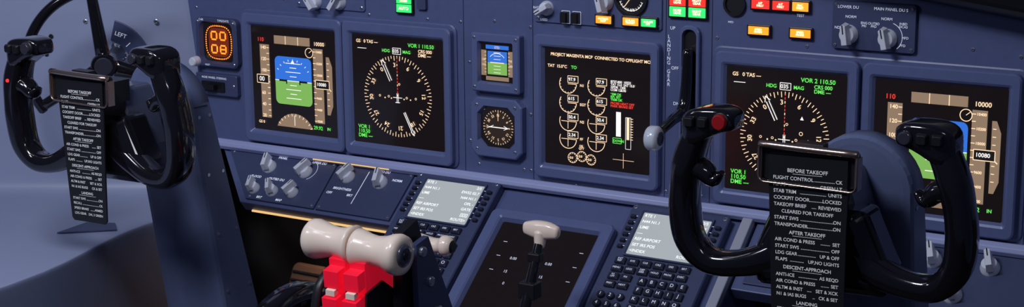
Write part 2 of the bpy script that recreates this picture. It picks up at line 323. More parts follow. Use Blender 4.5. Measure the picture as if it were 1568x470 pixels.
def eicas(o):
    mb=MB(); W=S
    TX(o,'PROJECT MAGENTA MCP  CONNECTED TO CPFLIGHT MCP',.06,.045,.034,SYM)
    TX(o,'TAT  15.0°C',.03,.145,.034,SYM);TX(o,'TO',.26,.145,.036,GRN)
    for ci,u in enumerate((.225,.50)):
        for ri,v in enumerate((.29,.455,.615,.77)):
            x,y=T(u,v); r=.082*S
            arc(mb,x,y,r,-215 if ri<2 else -205,0,.0010,SYM,ZS); ln(mb,x,y,x+r,y,.0008,SYM,ZS)
            a=T(u+.0,v-.012);b=T(u+.10,v-.07); rc(mb,a[0],a[1],b[0],b[1],BLK,ZS+.0003); frame(mb,a[0],a[1],b[0],b[1],.0008,SYM,ZS+.0004)
            TX(o,[['97.9','97.9'],['615','615'],['50.4','50.4'],['2.34','2.34']][ri][ci],u+.008,v-.04,.038,WHT)
            if ri<2:
                for t in range(0,-220,-22):
                    c,s=math.cos(math.radians(t)),math.sin(math.radians(t)); ln(mb,x+r*.86*c,y+r*.86*s,x+r*c,y+r*s,.0007,SYM,ZS)
            else: ln(mb,x,y,x-r*.8,y,.0008,SYM,ZS); ln(mb,x,y,x,y-r*.8,.0008,SYM,ZS)
    for v,t in((.235,'N1'),(.40,'EGT'),(.55,'N2'),(.70,'FF')): TX(o,t,.345,v+.06,.030,SYM)
    TX(o,'B737-800  10322\nTAT 15.0  SAT 15.0\nXPDR  1200\nCOM 128.95',.64,.27,.026,WHT)
    TX(o,'*SIM OK\nRPL SET\nTRIM OK',.64,.365,.026,GRN); TX(o,'PROBE HEAT OFF\nPARK BRAKE SET',.64,.43,.027,REDE)
    a=T(.69,.70);b=T(.735,.49);rc(mb,a[0],a[1],b[0],b[1],WHT,ZS); a=T(.79,.72);b=T(.815,.53);rc(mb,a[0],a[1],b[0],b[1],SYM,ZS)
    for i in range(9): ln(mb,*T(.825,.54+i*.022),*T(.85,.54+i*.022),.0008,SYM,ZS)
    a=T(.66,.76);b=T(.74,.715);frame(mb,a[0],a[1],b[0],b[1],.0008,GRN,ZS);TX(o,'DOWN',.668,.738,.028,GRN)
    a=T(.78,.80);b=T(.83,.53);frame(mb,a[0],a[1],b[0],b[1],.0006,WHT,ZS)
    for u,v in((.27,.93),(.36,.91),(.45,.93)):
        x,y=T(u,v); arc(mb,x,y,.045*S,0,360,.0007,SYM,ZS,24)
        for t in range(0,360,30):
            c,s=math.cos(math.radians(t)),math.sin(math.radians(t)); ln(mb,x+.045*S*c,y+.045*S*s,x+.032*S*c,y+.032*S*s,.0008,SYM,ZS)
        TX(o,'0.0',u-.025,v,.026,SYM)
    ln(mb,*T(.66,.90),*T(.86,.90),.0005,SYM,ZS);ln(mb,*T(.76,.84),*T(.76,.97),.0005,SYM,ZS)
    TX(o,'OIL\nQTY',.36,.83,.024,SYM,'CENTER')
    mb.obj('symbology',parent=o)
b1=bezel('primary_flight_display',.082,-.086); pfd(b1)
b2=bezel('navigation_display',.2875,-.086); nd(b2,1)
b3=bezel('engine_display',.6355,-.083,out=.0005,h=.013); eicas(b3)
b4=bezel('navigation_display',.925,-.086); nd(b4,2)
b5=bezel('primary_flight_display',1.1345,-.086); pfd(b5)
# standby attitude
def standby():
    mb=MB()
    mb.loops([rr(.084,.088,.004,0),rr(.084,.088,.004,.012),rr(.080,.084,.003,.014),rr(.062,.064,.003,.014),rr(.057,.058,.002,.006)],PAINT2,cap1=False)
    for i in(-1,1):
        for j in(-1,1): screw(mb,i*.036,j*.037,.014,.0025)
    o=mb.obj('standby_attitude_indicator',mw=MP(.469,-.026,.0005))
    m=MB(); z=.0065
    rc(m,-.029,-.029,.029,.029,GLASS,z)
    rc(m,-.017,0,.017,.017,SKY_,z+.0003);rc(m,-.017,-.018,.017,0,GND,z+.0003)
    rc(m,-.028,-.02,-.019,.018,TAN,z+.0003);rc(m,.019,-.02,.028,.018,TAN,z+.0003); rc(m,-.02,.020,.02,.026,SKY_,z+.0003); rc(m,-.02,-.027,.02,-.021,TAN,z+.0003)
    for k in range(-3,4): ln(m,-.006,k*.005,.006,k*.005,.0006,WHT,z+.0006); ln(m,-.022,k*.005,-.019,k*.005,.0005,SYM,z+.0006); ln(m,.019,k*.005,.022,k*.005,.0005,SYM,z+.0006)
    ln(m,-.012,0,.012,0,.0012,SYM,z+.0007); arc(m,0,-.002,.016,40,140,.0007,WHT,z+.0006)
    m.obj('screen',parent=o)
    text(o,'STD',0,.0225,.005,SYM,'CENTER',z+.001); text(o,'130\n\n110',-.0235,0,.0045,SYM,'CENTER',z+.001);text(o,'101\n\n100',.0235,0,.0045,SYM,'CENTER',z+.001)
standby()
def rmi():
    mb=MB()
    def oc(w,c,z): 
        a=w/2; return [(a,a-c,z),(a-c,a,z),(-a+c,a,z),(-a,a-c,z),(-a,-a+c,z),(-a+c,-a,z),(a-c,-a,z),(a,-a+c,z)]
    mb.loops([oc(.090,.011,0),oc(.090,.011,.011),oc(.086,.010,.013),oc(.066,.012,.013),oc(.061,.012,.005)],PAINT2,cap1=False)
    for i in(-1,1):
        for j in(-1,1): screw(mb,i*.0335,j*.0335,.013,.0025)
    o=mb.obj('radio_magnetic_indicator',mw=MP(.469,-.124,.0005))
    m=MB(); m.add(oc(.0615,.012,.0055),[tuple(range(8))],GLASS)
    z=.006
    disc(m,0,0,.027,em('rmi_face',(.020,.012,.008)),z,32)
    for i in range(36):
        a=math.radians(i*10); c,s=math.cos(a),math.sin(a); l=.004 if i%3==0 else .0022; ln(m,.0265*c,.0265*s,(.0265-l)*c,(.0265-l)*s,.0007,SYM,z+.0003)
    ln(m,-.017,0,.017,0,.0014,WHT,z+.0006);ln(m,-.017,-.001,-.008,.003,.0008,WHT,z+.0006);ln(m,.010,.003,.017,0,.0008,WHT,z+.0006);ln(m,.010,-.003,.017,0,.0008,WHT,z+.0006)
    ln(m,0,.01,0,.022,.0008,SYM,z+.0006)
    m.obj('dial',parent=o)
    for i in range(12):
        a=math.radians(90-i*30); text(o,['N','3','6','E','12','15','S','21','24','W','30','33'][i],.0185*math.cos(a),.0185*math.sin(a),.0055,SYM,'CENTER',z+.0007,rot=a-math.pi/2)
    text(o,'L',-.024,.027,.004,SYM,'CENTER',z+.0007)
rmi()
def clock():
    mb=MB()
    mb.loops([rr(.089,.082,.010,0),rr(.089,.082,.010,.010),rr(.085,.078,.009,.012),rr(.072,.070,.012,.012),rr(.066,.063,.010,.004)],PAINTD,cap1=False)
    for i in(-1,1):
        for j in(-1,1): screw(mb,i*.038,j*.034,.012,.0025)
    o=mb.obj('cockpit_clock',mw=MP(-.077,-.035,.0005))
    m=MB(); m.add(rr(.067,.064,.01,.0045),[tuple(range(24))],GLASS)
    for i in range(48):
        a=2*math.pi*i/48; c,s=math.cos(a),math.sin(a); k=1/(abs(c)**3+abs(s)**3)**(1/3)
        disc(m,c*.0275*k,s*.0275*k,.0013,CLKO,.005,8)
    m.add(rr(.044,.048,.012,.0048),[tuple(range(24))],em('clock_glow',(.16,.016,.002)))
    for cy in(.0112,-.0112):
        for x0 in(-.0095,.0095):
            for k in(-1,1): m.add(rr(.0030,.0105,.0014,.0053,x0+k*.0058,cy,3),[tuple(range(16))],CLKO)
            for k in(-1,1): m.add(rr(.0105,.0026,.0012,.0055,x0,cy+k*.0064,3),[tuple(range(16))],CLKO)
        if cy<0: m.add(rr(.0085,.0024,.0011,.0055,.0095,cy,3),[tuple(range(16))],CLKO)
    m.obj('digits',parent=o)
    text(o,'CHR',-.030,.0375,.005,LBL,'CENTER',.0125);text(o,'TIME/DATE',.018,.0375,.005,LBL,'CENTER',.0125);text(o,'RESET',-.02,-.0375,.004,LBL,'CENTER',.0125)
    k=MB(); k.loops([circ(.0085,0),circ(.0085,.006),circ(.0075,.014),circ(.006,.016)],KNOB,smooth=False,M=Matrix.Translation((-.043,-.033,.01))); k.obj('reset_knob',parent=o)
clock()
mb=MB()
mb.loops([rr(.090,.036,.003,0),rr(.090,.036,.003,.008),rr(.087,.033,.002,.009)],PAINTD)
mb.loops([rr(.050,.017,.002,.0092,-.006,-.003),rr(.050,.017,.002,.011,-.006,-.003),rr(.044,.012,.002,.011,-.006,-.003)],BLACK)
mb.box((-.006,-.003,.016),(.02,.008,.010),BLACK)
screw(mb,-.038,0,.009,.0028);screw(mb,.038,0,.009,.0028)
o=mb.obj('nose_wheel_steering_switch',mw=MP(-.083,-.106,.0005))
text(o,'NOSE WHEEL STEERING',-.004,.0115,.005,LBL,'CENTER',.0096)
# ------------------------------------------------------------------ landing gear lever
mb=MB()
mb.loops([rr(.030,.170,.012,0),rr(.030,.170,.012,.006),rr(.027,.167,.011,.0075),rr(.022,.160,.010,.0075),rr(.021,.158,.010,.0005)],PAINT2,cap1=False)
o=mb.obj('landing_gear_lever',mw=MP(.7815,-.035,.0005))
m=MB(); m.add(rr(.023,.160,.010,.001),[tuple(range(24))],BLACK)
m.obj('slot',parent=o)
m=MB()
sweep(m,[(0,.050,.010,.0095,.007),(0,.00,.014,.0095,.008),(0,-.030,.025,.009,.008),(-.002,-.040,.055,.0075,.007),(-.004,-.050,.085,.007,.006)],GLOSS,up=(1,0,0))
m.obj('arm',parent=o)
m=MB()
MM=FR((0,0,-1),(0,1,0),(1,0,0),(-.014,-.056,.100))
m.loops([circ(.008,-.002),circ(.015,0),circ(.017,.003),circ(.017,.013),circ(.015,.016),circ(.010,.018)],mat('gear_wheel_knob',(.6,.65,.75),.2,coat=.5),True,True,True,M=MM)
m.loops([circ(.007,-.003),circ(.007,-.0022)],HUBD,True,True,M=MM)
m.loops([circ(.0095,.018),circ(.0095,.0188),circ(.006,.0188),circ(.006,.0182)],HUBD,M=MM)
m.obj('wheel_knob',parent=o)
# ------------------------------------------------------------------ glareshield
mb=MB()
prof=[(.0,.30),(-.06,.28),(-.075,.20),(-.06,.145),(0,.13)]
L0=[]
for x,dz in((-.20,.01),(.9,.01),(1.06,-.012),(1.18,-.028),(1.27,-.040),(1.40,-.062),(1.6,-.10)):
    L0.append([(x,y-.001,z+dz-.010) for y,z in prof])
mb.loops(L0,BLACK,True,True)
mb.obj('glareshield',mw=Matrix.Translation((0,0,ZO)),bevel=.01,seg=3)
# ------------------------------------------------------------------ lower shelf panels
def shelf(name,poly):
    mb=MB(); mb.prism(poly,-.022,0,PAINT)
    return mb.obj(name,mw=BP(0,0),bevel=.0015)
s1=shelf('lower_instrument_panel',[(-.085,0),(.325,0),(.325,-.110),(.024,-.110)])
mb=MB()
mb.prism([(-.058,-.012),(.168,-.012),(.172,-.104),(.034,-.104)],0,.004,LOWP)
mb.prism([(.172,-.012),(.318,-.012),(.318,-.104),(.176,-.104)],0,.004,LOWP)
for x,y in[(-.045,-.016),(.163,-.016),(.166,-.099),(.04,-.099),(.177,-.016),(.313,-.016),(.313,-.099),(.181,-.099)]: screw(mb,x,y,.004,.0026)
for x,s in[(.044,.038),(.118,.038),(.040,.084),(.078,.084),(.117,.081),(.202,.036),(.267,.038)]:
    knob(mb,x,-s,.0125 if s<.05 else .0105,.019,random.choice((15,-25,30)),z0=.004)
ln(mb,.236,-.02,.236,-.085,.0012,LBL,.0045); arc(mb,.118,-.034,.02,-60,60,.0007,LBL,.0045)
mb.obj('control_plates',parent=s1,bevel=.0005)
for s,x,y in[('PANEL',.06,-.017),('FLOOD',.03,-.060),('UPPER DU',.135,-.017),('BRIGHTNESS',.205,-.060),('BRT',.225,-.070),('OFF',.185,-.070),('NORM',.295,-.030),('INBD DU',.262,-.017),('OUTBD DU',.072,-.060),('BRT',.06,-.099),('MAP',.10,-.099)]: text(s1,s,x,y,.0062,LBL,'CENTER',.0048,bold=.00015)
s2=shelf('lower_instrument_panel',[(.890,0),(1.45,0),(1.45,-.125),(.890,-.125)])
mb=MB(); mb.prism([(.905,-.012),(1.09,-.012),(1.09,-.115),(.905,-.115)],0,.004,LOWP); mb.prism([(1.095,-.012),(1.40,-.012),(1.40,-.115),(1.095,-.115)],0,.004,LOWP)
for x,s in[(1.141,.036),(1.215,.036),(1.18,.085),(.95,.04)]: knob(mb,x,-s,.0125,.021,20,z0=.004)
for x,y in[(1.10,-.017),(1.395,-.017),(.91,-.017),(1.085,-.017),(1.085,-.11)]: screw(mb,x,y,.004,.0026)
mb.obj('control_plates',parent=s2,bevel=.0005)
text(s2,'OFF',1.118,-.045,.0065,LBL,'CENTER',.005);text(s2,'BRT',1.165,-.045,.0065,LBL,'CENTER',.005)
# forward aisle stand
mb=MB()
yz=[(0,-.21),(-.256,-.417),(-.257,-.44),(-.257,-1.0),(.0,-1.0)]
mb.loops([[(.327,y,z) for y,z in yz],[(.886,y,z) for y,z in yz]],PAINT,True,True)
st=mb.obj('forward_aisle_stand',mw=Matrix.Translation((0,0,ZO)),bevel=.002)
mb=MB(); mb.prism([(.872,-.01),(.887,-.01),(.887,-.325),(.872,-.325)],.0,.012,BEIGE,M=BP(0,0)); 
mb.prism([(.327,-.27),(.868,-.27),(.868,-.325),(.327,-.325)],0,.003,PAINT2,M=BP(0,0))
q=mb.obj('edge_trim',bevel=.003); q.parent=st; q.matrix_parent_inverse=Matrix.Translation((0,0,-ZO))
# CDU
def cdu(x0,sTop):
    W,H=.150,.232; cx=x0+W/2
    mb=MB()
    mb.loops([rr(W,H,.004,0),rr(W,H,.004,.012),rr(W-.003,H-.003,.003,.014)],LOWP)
    mb.loops([rr(.112,.082,.004,.014,0,.066),rr(.112,.082,.004,.018,0,.066),rr(.108,.078,.003,.018,0,.066),rr(.104,.073,.002,.0148,0,.066)],PAINTD,cap1=False)
    for i in(-1,1):
        for j in(-1,1): screw(mb,i*(W/2-.006),j*(H/2-.006),.014,.003)
    def key(x,y,w,h,m=KEY): mb.loops([rr(w,h,.001,.014,x,y,2),rr(w,h,.001,.0175,x,y,2),rr(w*.82,h*.8,.001,.0188,x,y,2)],m)
    for i in range(6):
        for s in(-1,1):
            key(s*.065,.092-i*.0105,.008,.0055); ln(mb,s*.0595,.092-i*.0105,s*.057,.092-i*.0105,.0008,LBL,.0186)
    o_=[]
    rows=[['INIT\nREF','RTE','CLB','CRZ','DES','BRT'],['MENU','LEGS','DEP\nARR','HOLD','PROG','EXEC']]
    for r,row in enumerate(rows):
        for c,t in enumerate(row): key(-.054+c*.0196,.016-r*.0135,.016,.0105); o_.append((t,-.054+c*.0196,.016-r*.0135,.0042))
    for r,row in enumerate([['N1\nLIM','FIX'],['PREV','NEXT']]):
        for c,t in enumerate(row): key(-.054+c*.0196,-.011-r*.0135,.016,.0105); o_.append((t,-.054+c*.0196,-.011-r*.0135,.004))
    letters='ABCDEFGHIJKLMNOPQRSTUVWXYZ'
    for i,t in enumerate(list(letters)+['SP','DEL','/','CLR']):
        c,r=i%5,i//5; x,y=-.009+c*.0152,-.013-r*.0150; key(x,y,.0118,.0118); o_.append((t,x,y,.0075 if len(t)==1 else .004))
    for i,t in enumerate('123456789.0-'):
        c,r=i%3,i//3; x,y=-.060+c*.0150,-.043-r*.0150
        mb.loops([circ(.0058,.014,x,y,14),circ(.0058,.0175,x,y,14),circ(.0048,.0188,x,y,14)],KEY); o_.append((t,x,y,.0072))
    o=mb.obj('control_display_unit',mw=BP(cx,sTop+H/2))
    for t,x,y,s in o_: text(o,t,x,y,s,LBL,'CENTER',.0191)
    m=MB(); rc(m,-.052,.066-.0365,.052,.066+.0365,LCD,.015); m.obj('screen',parent=o)
    for i,(a,b) in enumerate([('RTE 1','2/5'),('N44 N1.1','EW52 02.7'),('LIME','N44 N1.1'),('----','OPL -'),('REF AIRPORT','GATE'),('SET IRS POS','[][][]'),('<INDEX','ROUTE>')]):
        y=.097-i*.0102
        text(o,a,-.049,y,.0068,LCDT,'LEFT',.0156,bold=.0001);text(o,b,.049,y,.0068,LCDT,'RIGHT',.0156,bold=.0001)
cdu(.332,.012); cdu(.706,.018)
# lower DU
o=bezel('lower_display_unit',0,0,W=.205,H=.205,sx=.158,sy=.168,mw=BP(.591,.160),h=.013)
m=MB(); z=.0052
for u,v,s in((.25,.36,'0.00'),(.62,.36,'0.00'),(.25,.5,'15'),(.62,.5,'15'),(.3,.62,'0'),(.66,.62,'0')):
    text(o,s,(u-.5)*.158,(.5-v)*.168,.0065,LBL,'LEFT',z+.0004)
for u in(.1,.9):
    for v in(.2,.35,.5): ln(m,(u-.5)*.158,(.5-v)*.168,(u-.46)*.158,(.5-v)*.168,.0008,LBL,z)
m.obj('symbology',parent=o)
# ------------------------------------------------------------------ throttle quadrant
def arcprof(r,a0,a1,n,cy=-.50,cz=-.50): return [(cy+r*math.cos(math.radians(a0+(a1-a0)*i/n)),cz+r*math.sin(math.radians(a0+(a1-a0)*i/n))) for i in range(n+1)]
def drum(mb,x0,x1,r,m):
    p=arcprof(r,10,170,24)+[(-.50-r,-1.0+0),(-.50+r,-1.0)]
    mb.loops([[(x0,y,z) for y,z in p],[(x1,y,z) for y,z in p]],m,True,True)
mb=MB()
drum(mb,.510,.745,.225,BLACK)
for x0,x1 in((.512,.535),(.556,.592),(.604,.612),(.624,.632),(.645,.672),(.700,.743)): drum(mb,x0,x1,.240,LOWP)
quad=mb.obj('throttle_quadrant',mw=Matrix.Translation((0,0,ZO)),bevel=.001)
mb=MB()
for i in range(16):
    a=math.radians(40+i*6)
    for x0,x1 in((.647,.656),(.702,.712),(.585,.591)):
        P=[]
        for da in(-.004,.004):
            for x in(x0,x1): P.append((x,-.5+.2407*math.cos(a+da),-.5+.2407*math.sin(a+da)))
        mb.add(P,[(0,1,3,2)],LBL)
mb.obj('scale_marks',parent=quad)
mb=MB()
HX,HY,HZ=.621,-.560,-.151
def lathe(x0,prof,m,dy=0,dz=0,k=1.12):
    L_=[[(x0+px*.95,HY+dy+r*k*math.cos(2*math.pi*j/32),HZ+dz+r*k*math.sin(2*math.pi*j/32)) for j in range(32)] for px,r in prof]
    mb.loops(L_,m,True,True,True)
lathe(HX,[(-.073,.006),(-.073,.013),(-.071,.018),(-.067,.0210),(-.060,.0215),(-.050,.0195),(-.040,.0172),(-.028,.0160),(-.016,.0172),(-.008,.0195),(-.003,.0210),(-.002,.017)],IVORY,dz=.001)
lathe(HX,[(.002,.017),(.003,.0210),(.009,.0200),(.020,.0172),(.032,.0160),(.046,.0178),(.056,.0210),(.064,.0220),(.070,.0205),(.0715,.014),(.0715,.012)],IVORY,dz=-.002)
lathe(HX,[(.0715,.0125),(.0735,.0115),(.0745,.008)],HUBM,dz=-.002)
lathe(HX,[(.0746,.005),(.0755,.004)],BLACK,dz=-.002)
mb.obj('thrust_handles',parent=quad)
mb=MB()
def yzprism(x0,x1,poly,m): mb.loops([[(x0,y,z) for y,z in poly],[(x1,y,z) for y,z in poly]],m,True,True)
for x0,x1 in((.594,.6175),(.6240,.646)):
    yzprism(x0,x1,[(-.578,-.165),(-.545,-.160),(-.520,-.20),(-.478,-.255),(-.478,-.29),(-.56,-.29),(-.575,-.23)],RED)
for x0,x1 in((.590,.5935),(.6465,.650),(.6185,.6230)):
    yzprism(x0,x1,[(-.580,-.200),(-.548,-.192),(-.530,-.205),(-.488,-.26),(-.488,-.30),(-.566,-.30),(-.582,-.24)],BLACK)
for x in(.606,.635):
    yzprism(x-.0105,x+.0105,[(-.592,-.176),(-.575,-.172),(-.572,-.192),(-.590,-.197)],RED)
    yzprism(x-.0105,x+.0105,[(-.596,-.208),(-.572,-.201),(-.570,-.226),(-.594,-.232)],RED)
    yzprism(x-.0065,x+.0065,[(-.5935,-.1985),(-.586,-.1965),(-.586,-.2035),(-.5935,-.2055)],IVORY)
    yzprism(x-.0070,x+.0070,[(-.590,-.236),(-.572,-.232),(-.570,-.244),(-.588,-.248)],BLACK)
sweep(mb,[(.580,-.560,-.185,.004,.006),(.580,-.580,-.200,.004,.006),(.580,-.590,-.225,.004,.006)],BLACK,up=(1,0,0))
yzprism(.657,.670,[(-.535,-.135),(-.505,-.125),(-.455,-.26),(-.455,-.30),(-.53,-.30),(-.54,-.22)],BLACK)
yzprism(.674,.682,[(-.525,-.150),(-.500,-.145),(-.445,-.26),(-.445,-.30),(-.52,-.30)],LOWP)
for y,z in((-.515,-.16),(-.50,-.20),(-.485,-.24)):
    mb.loops([[(x,y+r*math.cos(t*math.pi/6),z+r*math.sin(t*math.pi/6)) for t in range(12)] for x,r in((.682,.006),(.686,.006),(.687,.004))],SCREW)
mb.obj('thrust_lever_arms',parent=quad,bevel=.002)
mb=MB()
sweep(mb,[(.545,-.36,-.33,.005,.009),(.545,-.335,-.27,.005,.008),(.545,-.322,-.228,.006,.008)],GLOSS,up=(1,0,0))
sweep(mb,[(.525,-.325,-.206,.007,.007),(.540,-.325,-.213,.014,.012),(.560,-.325,-.216,.014,.012),(.578,-.325,-.214,.010,.010),(.585,-.325,-.213,.014,.014),(.592,-.325,-.213,.013,.013)],IVORY,up=(0,0,1))
mb.loops([[(x,-.325+r*math.cos(t*math.pi/8),-.213+r*math.sin(t*math.pi/8)) for t in range(16)] for x,r in((.598,.009),(.600,.006))],BLACK,True,True)
mb.obj('speed_brake_lever',parent=quad)
mb=MB()
sweep(mb,[(.700,-.345,-.36,.008,.009),(.700,-.315,-.29,.007,.008),(.700,-.285,-.225,.006,.007),(.700,-.275,-.202,.005,.006)],GLOSS,up=(1,0,0))
mb.box((.700,-.30,-.262),(.024,.020,.022),BLACK); mb.box((.700,-.285,-.222),(.018,.014,.012),BLACK)
sweep(mb,[(.676,-.27,-.189,.006,.008),(.688,-.27,-.189,.0085,.011),(.700,-.27,-.189,.009,.012),(.712,-.27,-.189,.0085,.011),(.724,-.27,-.190,.006,.008)],IVORY,up=(0,0,1),e=.7)
sweep(mb,[(.700,-.272,-.192,.010,.009),(.700,-.275,-.210,.007,.007)],IVORY,up=(1,0,0))
mb.obj('flap_lever',parent=quad,bevel=.002)
# trim wheel
mb=MB()
def ringX(x0,x1,r0,r1,m,cy=-.505,cz=-.375,n=48):
    L_=[[(x,cy+r*math.cos(2*math.pi*j/n),cz+r*math.sin(2*math.pi*j/n)) for j in range(n)] for x,r in((x0,r0),(x0,r1-.004),(x0+.004,r1),(x1-.004,r1),(x1,r1-.004),(x1,r0))]
    L_.append(L_[0]); mb.loops(L_,m,False,False,True)
ringX(.464,.494,.095,.140,GLOSS); ringX(.472,.486,.0,.10,HUBD); ringX(.460,.506,.0,.02,BLACK)
for a in range(0,360,10):
    t=math.radians(a); y,z=-.505+.118*math.cos(t),-.375+.118*math.sin(t)
    mb.box((.479,y,z),(.031,.010,.004),HUBD,M=None)
mb.obj('stabilizer_trim_wheel',mw=Matrix.Translation((0,0,ZO)))
# ------------------------------------------------------------------ yokes
CL=['#BEFORE TAKEOFF','FLIGHT CONTROL|CK','FLAPS|GREEN LT','STAB TRIM|UNITS','COCKPIT DOOR|LOCKED','TAKEOFF BRIEF|REVIEWED','-CLEARED FOR TAKEOFF','START SWS|ON','TRANSPONDER|ON','#AFTER TAKEOFF','AIR COND & PRESS|SET','START SWS|OFF','LDG GEAR|UP & OFF','FLAPS|UP,NO LIGHTS','#DESCENT-APPROACH','ANTI-ICE|AS REQD','AIR COND & PRESS|SET','ALTM & INST|SET & XCK','N1 & IAS BUGS|CK & SET','#LANDING','START SWS|ON','RECALL|CK','SPEED BRAKE|ARMED','LDG GEAR|DN, 3 GREEN']
def yoke(xc,cardx,colx,tilt=0,cup=0,btn=True,tap=.012,dn=0):
    root=bpy.data.objects.new('control_yoke',None); sc.collection.objects.link(root); root.matrix_world=MP(xc,0,.45)
    R=Matrix.Rotation(math.radians(tilt),4,'Z')@Matrix.Diagonal((.965,1,1,1))
    mb=MB()
    for s in(-1,1):
        P=[(.020,-.100,-.004,.024,.022),(.055,-.120,0,.018,.020),(.095,-.132+dn,.004,.0140,.018),(.130,-.132+dn,.006,.0140,.018),(.152,-.110+dn,.008,.0155,.020),(.1575,-.078,.010,.0160,.021),(.1555,-.048,.012,.0155,.021),(.150,-.020,.014,.0165,.021),(.141,.004,.014,.0155,.020),(.131,.024,.012,.0145,.021)]
        sweep(mb,[(s*x,y,z,a,b) for x,y,z,a,b in P],GLOSS,n=18,k=6,e=.75)
        sweep(mb,[(s*x,y,z,a,b) for x,y,z,a,b in[(.148,-.026,.014,.014,.016),(.132,-.030,.014,.012,.015),(.120,-.040,.014,.008,.012),(.111,-.032,.014,.004,.008)]],GLOSS,n=14,k=4)
    mb.obj('wheel_horns',parent=root,mw=R)
    mb=MB()
    for s in(-1,1):
        def sec(x,y0,y1,z0,z1,r=.006): 
            pts=rr(y1-y0,z1-z0,r,0,(y0+y1)/2,(z0+z1)/2,3)
            return [(s*x,p[0],p[1]) for p in pts]
        mb.loops([sec(.154,.006,.026,-.004,.026),sec(.149,-.002,.034,-.010,.034),sec(.136,-.002,.040,-.012,.036),(sec(.118,.010,.041,-.010,.036)),sec(.102,.016,.041,-.008,.034),sec(.093,.016,.037,-.006,.030),sec(.089,.020,.033,-.002,.026,.005)],GLOSS,True,True,True)
    mb.obj('grip_heads',parent=root,mw=R,sub=1)
    mb=MB()
    for s in(-1,1):
        for i,(a,b) in enumerate(((.112,.034),(.128,.034))):
            mb.loops([rr(.012,.012,.002,0),rr(.012,.012,.002,.004),rr(.009,.009,.002,.007)],BLACK,M=Matrix.Translation((s*(a+.010),.026,b)))
    mb.loops([circ(.0085,0),circ(.0085,.005),circ(.0075,.007)],REDB if btn else HUBD,smooth=False,M=Matrix.Translation((-.102,.028,.034)))
    mb.loops([circ(.010,0),circ(.010,.003),circ(.0088,.004)],BLACK,M=Matrix.Translation((-.102,.028,.032)))
    if not btn: mb.loops([circ(.0028,0,n=12),circ(.0022,.003,n=12)],LR,M=Matrix.Translation((-.148,-.020,.034)))
    mb.loops([circ(.0075,0),circ(.0075,.005),circ(.006,.007)],HUBD,M=Matrix.Translation((.104,.026,.032)))
    mb.obj('grip_switches',parent=root,mw=R,bevel=.0005)
    mb=MB()
    def trap(wt,wb,yt,yb,z): 
        return [(-wt/2,yt,z),(wt/2,yt,z),(wb/2,(yt+yb*2)/3,z),(wb/2*.92,yb,z),(-wb/2*.92,yb,z),(-wb/2,(yt+yb*2)/3,z)]
    mb.loops([trap(.105,.160,-.060,-.152,-.035),trap(.105,.160,-.060,-.152,.006),trap(.078,.128,-.068,-.140,.018)],GLOSS,True,True)
    mb.obj('hub',parent=root,mw=R,bevel=.006,seg=3)
    mb=MB()
    mb.loops([trap(.040,.092,-.028,-.150,-.080),trap(.040,.092,-.028,-.150,-.022),trap(.026,.070,-.040,-.140,-.010)],HUBM,True,True)
    mb.obj('hub_housing',parent=root,mw=R,bevel=.005,seg=3)
    mb=MB(); hw=.059; cy=-.056; dx=colx-xc
    arcp=[(hw*math.cos(math.radians(a)),cy+hw*math.sin(math.radians(a))) for a in range(0,181,10)]
    prof=arcp+[(-hw,-.35),(-hw,-.995),(hw,-.995),(hw,-.35)]
    def shp(z,lean,ins=0): 
        out=[]
        for x,y in prof:
            k=(hw-ins)/hw; yy=cy+(y-cy)*k if y>cy else y
            out.append((dx+x*k,yy,z+(yy if yy<0 else 0)*lean))
        return out
    mb.loops([shp(-.104,.26),shp(-.076,.16),shp(-.072,.16,.003),shp(-.071,.16,.010)],COLP,True,True,False)
    ob=mb.obj('column',parent=root)
    for p in ob.data.polygons:
        if p.center.y>cy-.002 and abs(p.normal.z)<.6: p.use_smooth=True
    mb=MB()
    for y in(-.075,-.16,-.25,-.34):
        for z0,le in((-.084,.16),(-.098,.26)):
            M=FR((0,0,-1),(0,1,0),(1,0,0),(dx+hw,y,z0+y*le)); mb.loops([circ(.0026,0,n=10),circ(.0026,.001,n=10)],SCREW,M=M)
    mb.box((dx+hw+.0003,-.060,-.100),(.0012,.0012,.026),BLACK)
    mb.obj('column_screws',parent=root)
    cz=.028; dxc=cardx-xc; yc=-.017+cup
    R2=Matrix.Rotation(math.radians(tilt-2),4,'Z')
    mb=MB()
    mb.loops([rr(.104,.040,.006,cz,dxc,yc),rr(.104,.040,.006,cz+.006,dxc,yc),rr(.100,.036,.005,cz+.008,dxc,yc)],CARD)
    mb.box((dxc,yc-.008,.004),(.06,.03,.056),BLACK)
    mb.box((dxc,-.055,.0),(.05,.06,.040),BLACK)
    mb.obj('clip_plate',parent=root,mw=R2)
    mb=MB()
    path=rr(.106,.041,.007,cz+.0135,dxc,yc,4); n=len(path); L_=[]
    for i,p in enumerate(path+[path[0]]):
        a=Vector(path[(i-1)%n]);b=Vector(path[(i+1)%n]); 
        t=(b-a).normalized(); nn=t.cross(Vector((0,0,1))).normalized()
        L_.append([Vector(p)+nn*.0013*math.cos(q*math.pi/4)+Vector((0,0,1))*.0015*math.sin(q*math.pi/4) for q in range(8)])
    mb.loops(L_,CHROME,False,False,True)
    yt=yc+.019
    sweep(mb,[(dxc-.052,yt,cz+.012,.0040,.005),(dxc,yt,cz+.013,.0040,.005),(dxc+.052,yt,cz+.012,.0040,.005)],CHROME,n=10,k=3)
    for sx in(-1,1): mb.box((dxc+sx*.052,yc-.002,cz+.006),(.0035,.034,.012),CHROME)
    mb.box((dxc,yt+.001,cz+.002),(.030,.008,.014),BLACK)
    mb.obj('clip_frame',parent=root,mw=R2)
    CM=Matrix.Translation((dxc,yc-.000,cz+.0105))@Matrix.Rotation(math.radians(tilt*1.0),4,'Z')
    mb=MB(); H_=.186; wb=.043-tap
    pl=[(-.043,.010),(.043,.010),(wb+.002,-H_+.004),(wb-.002,-H_),(-wb+.002,-H_),(-wb-.002,-H_+.004)]
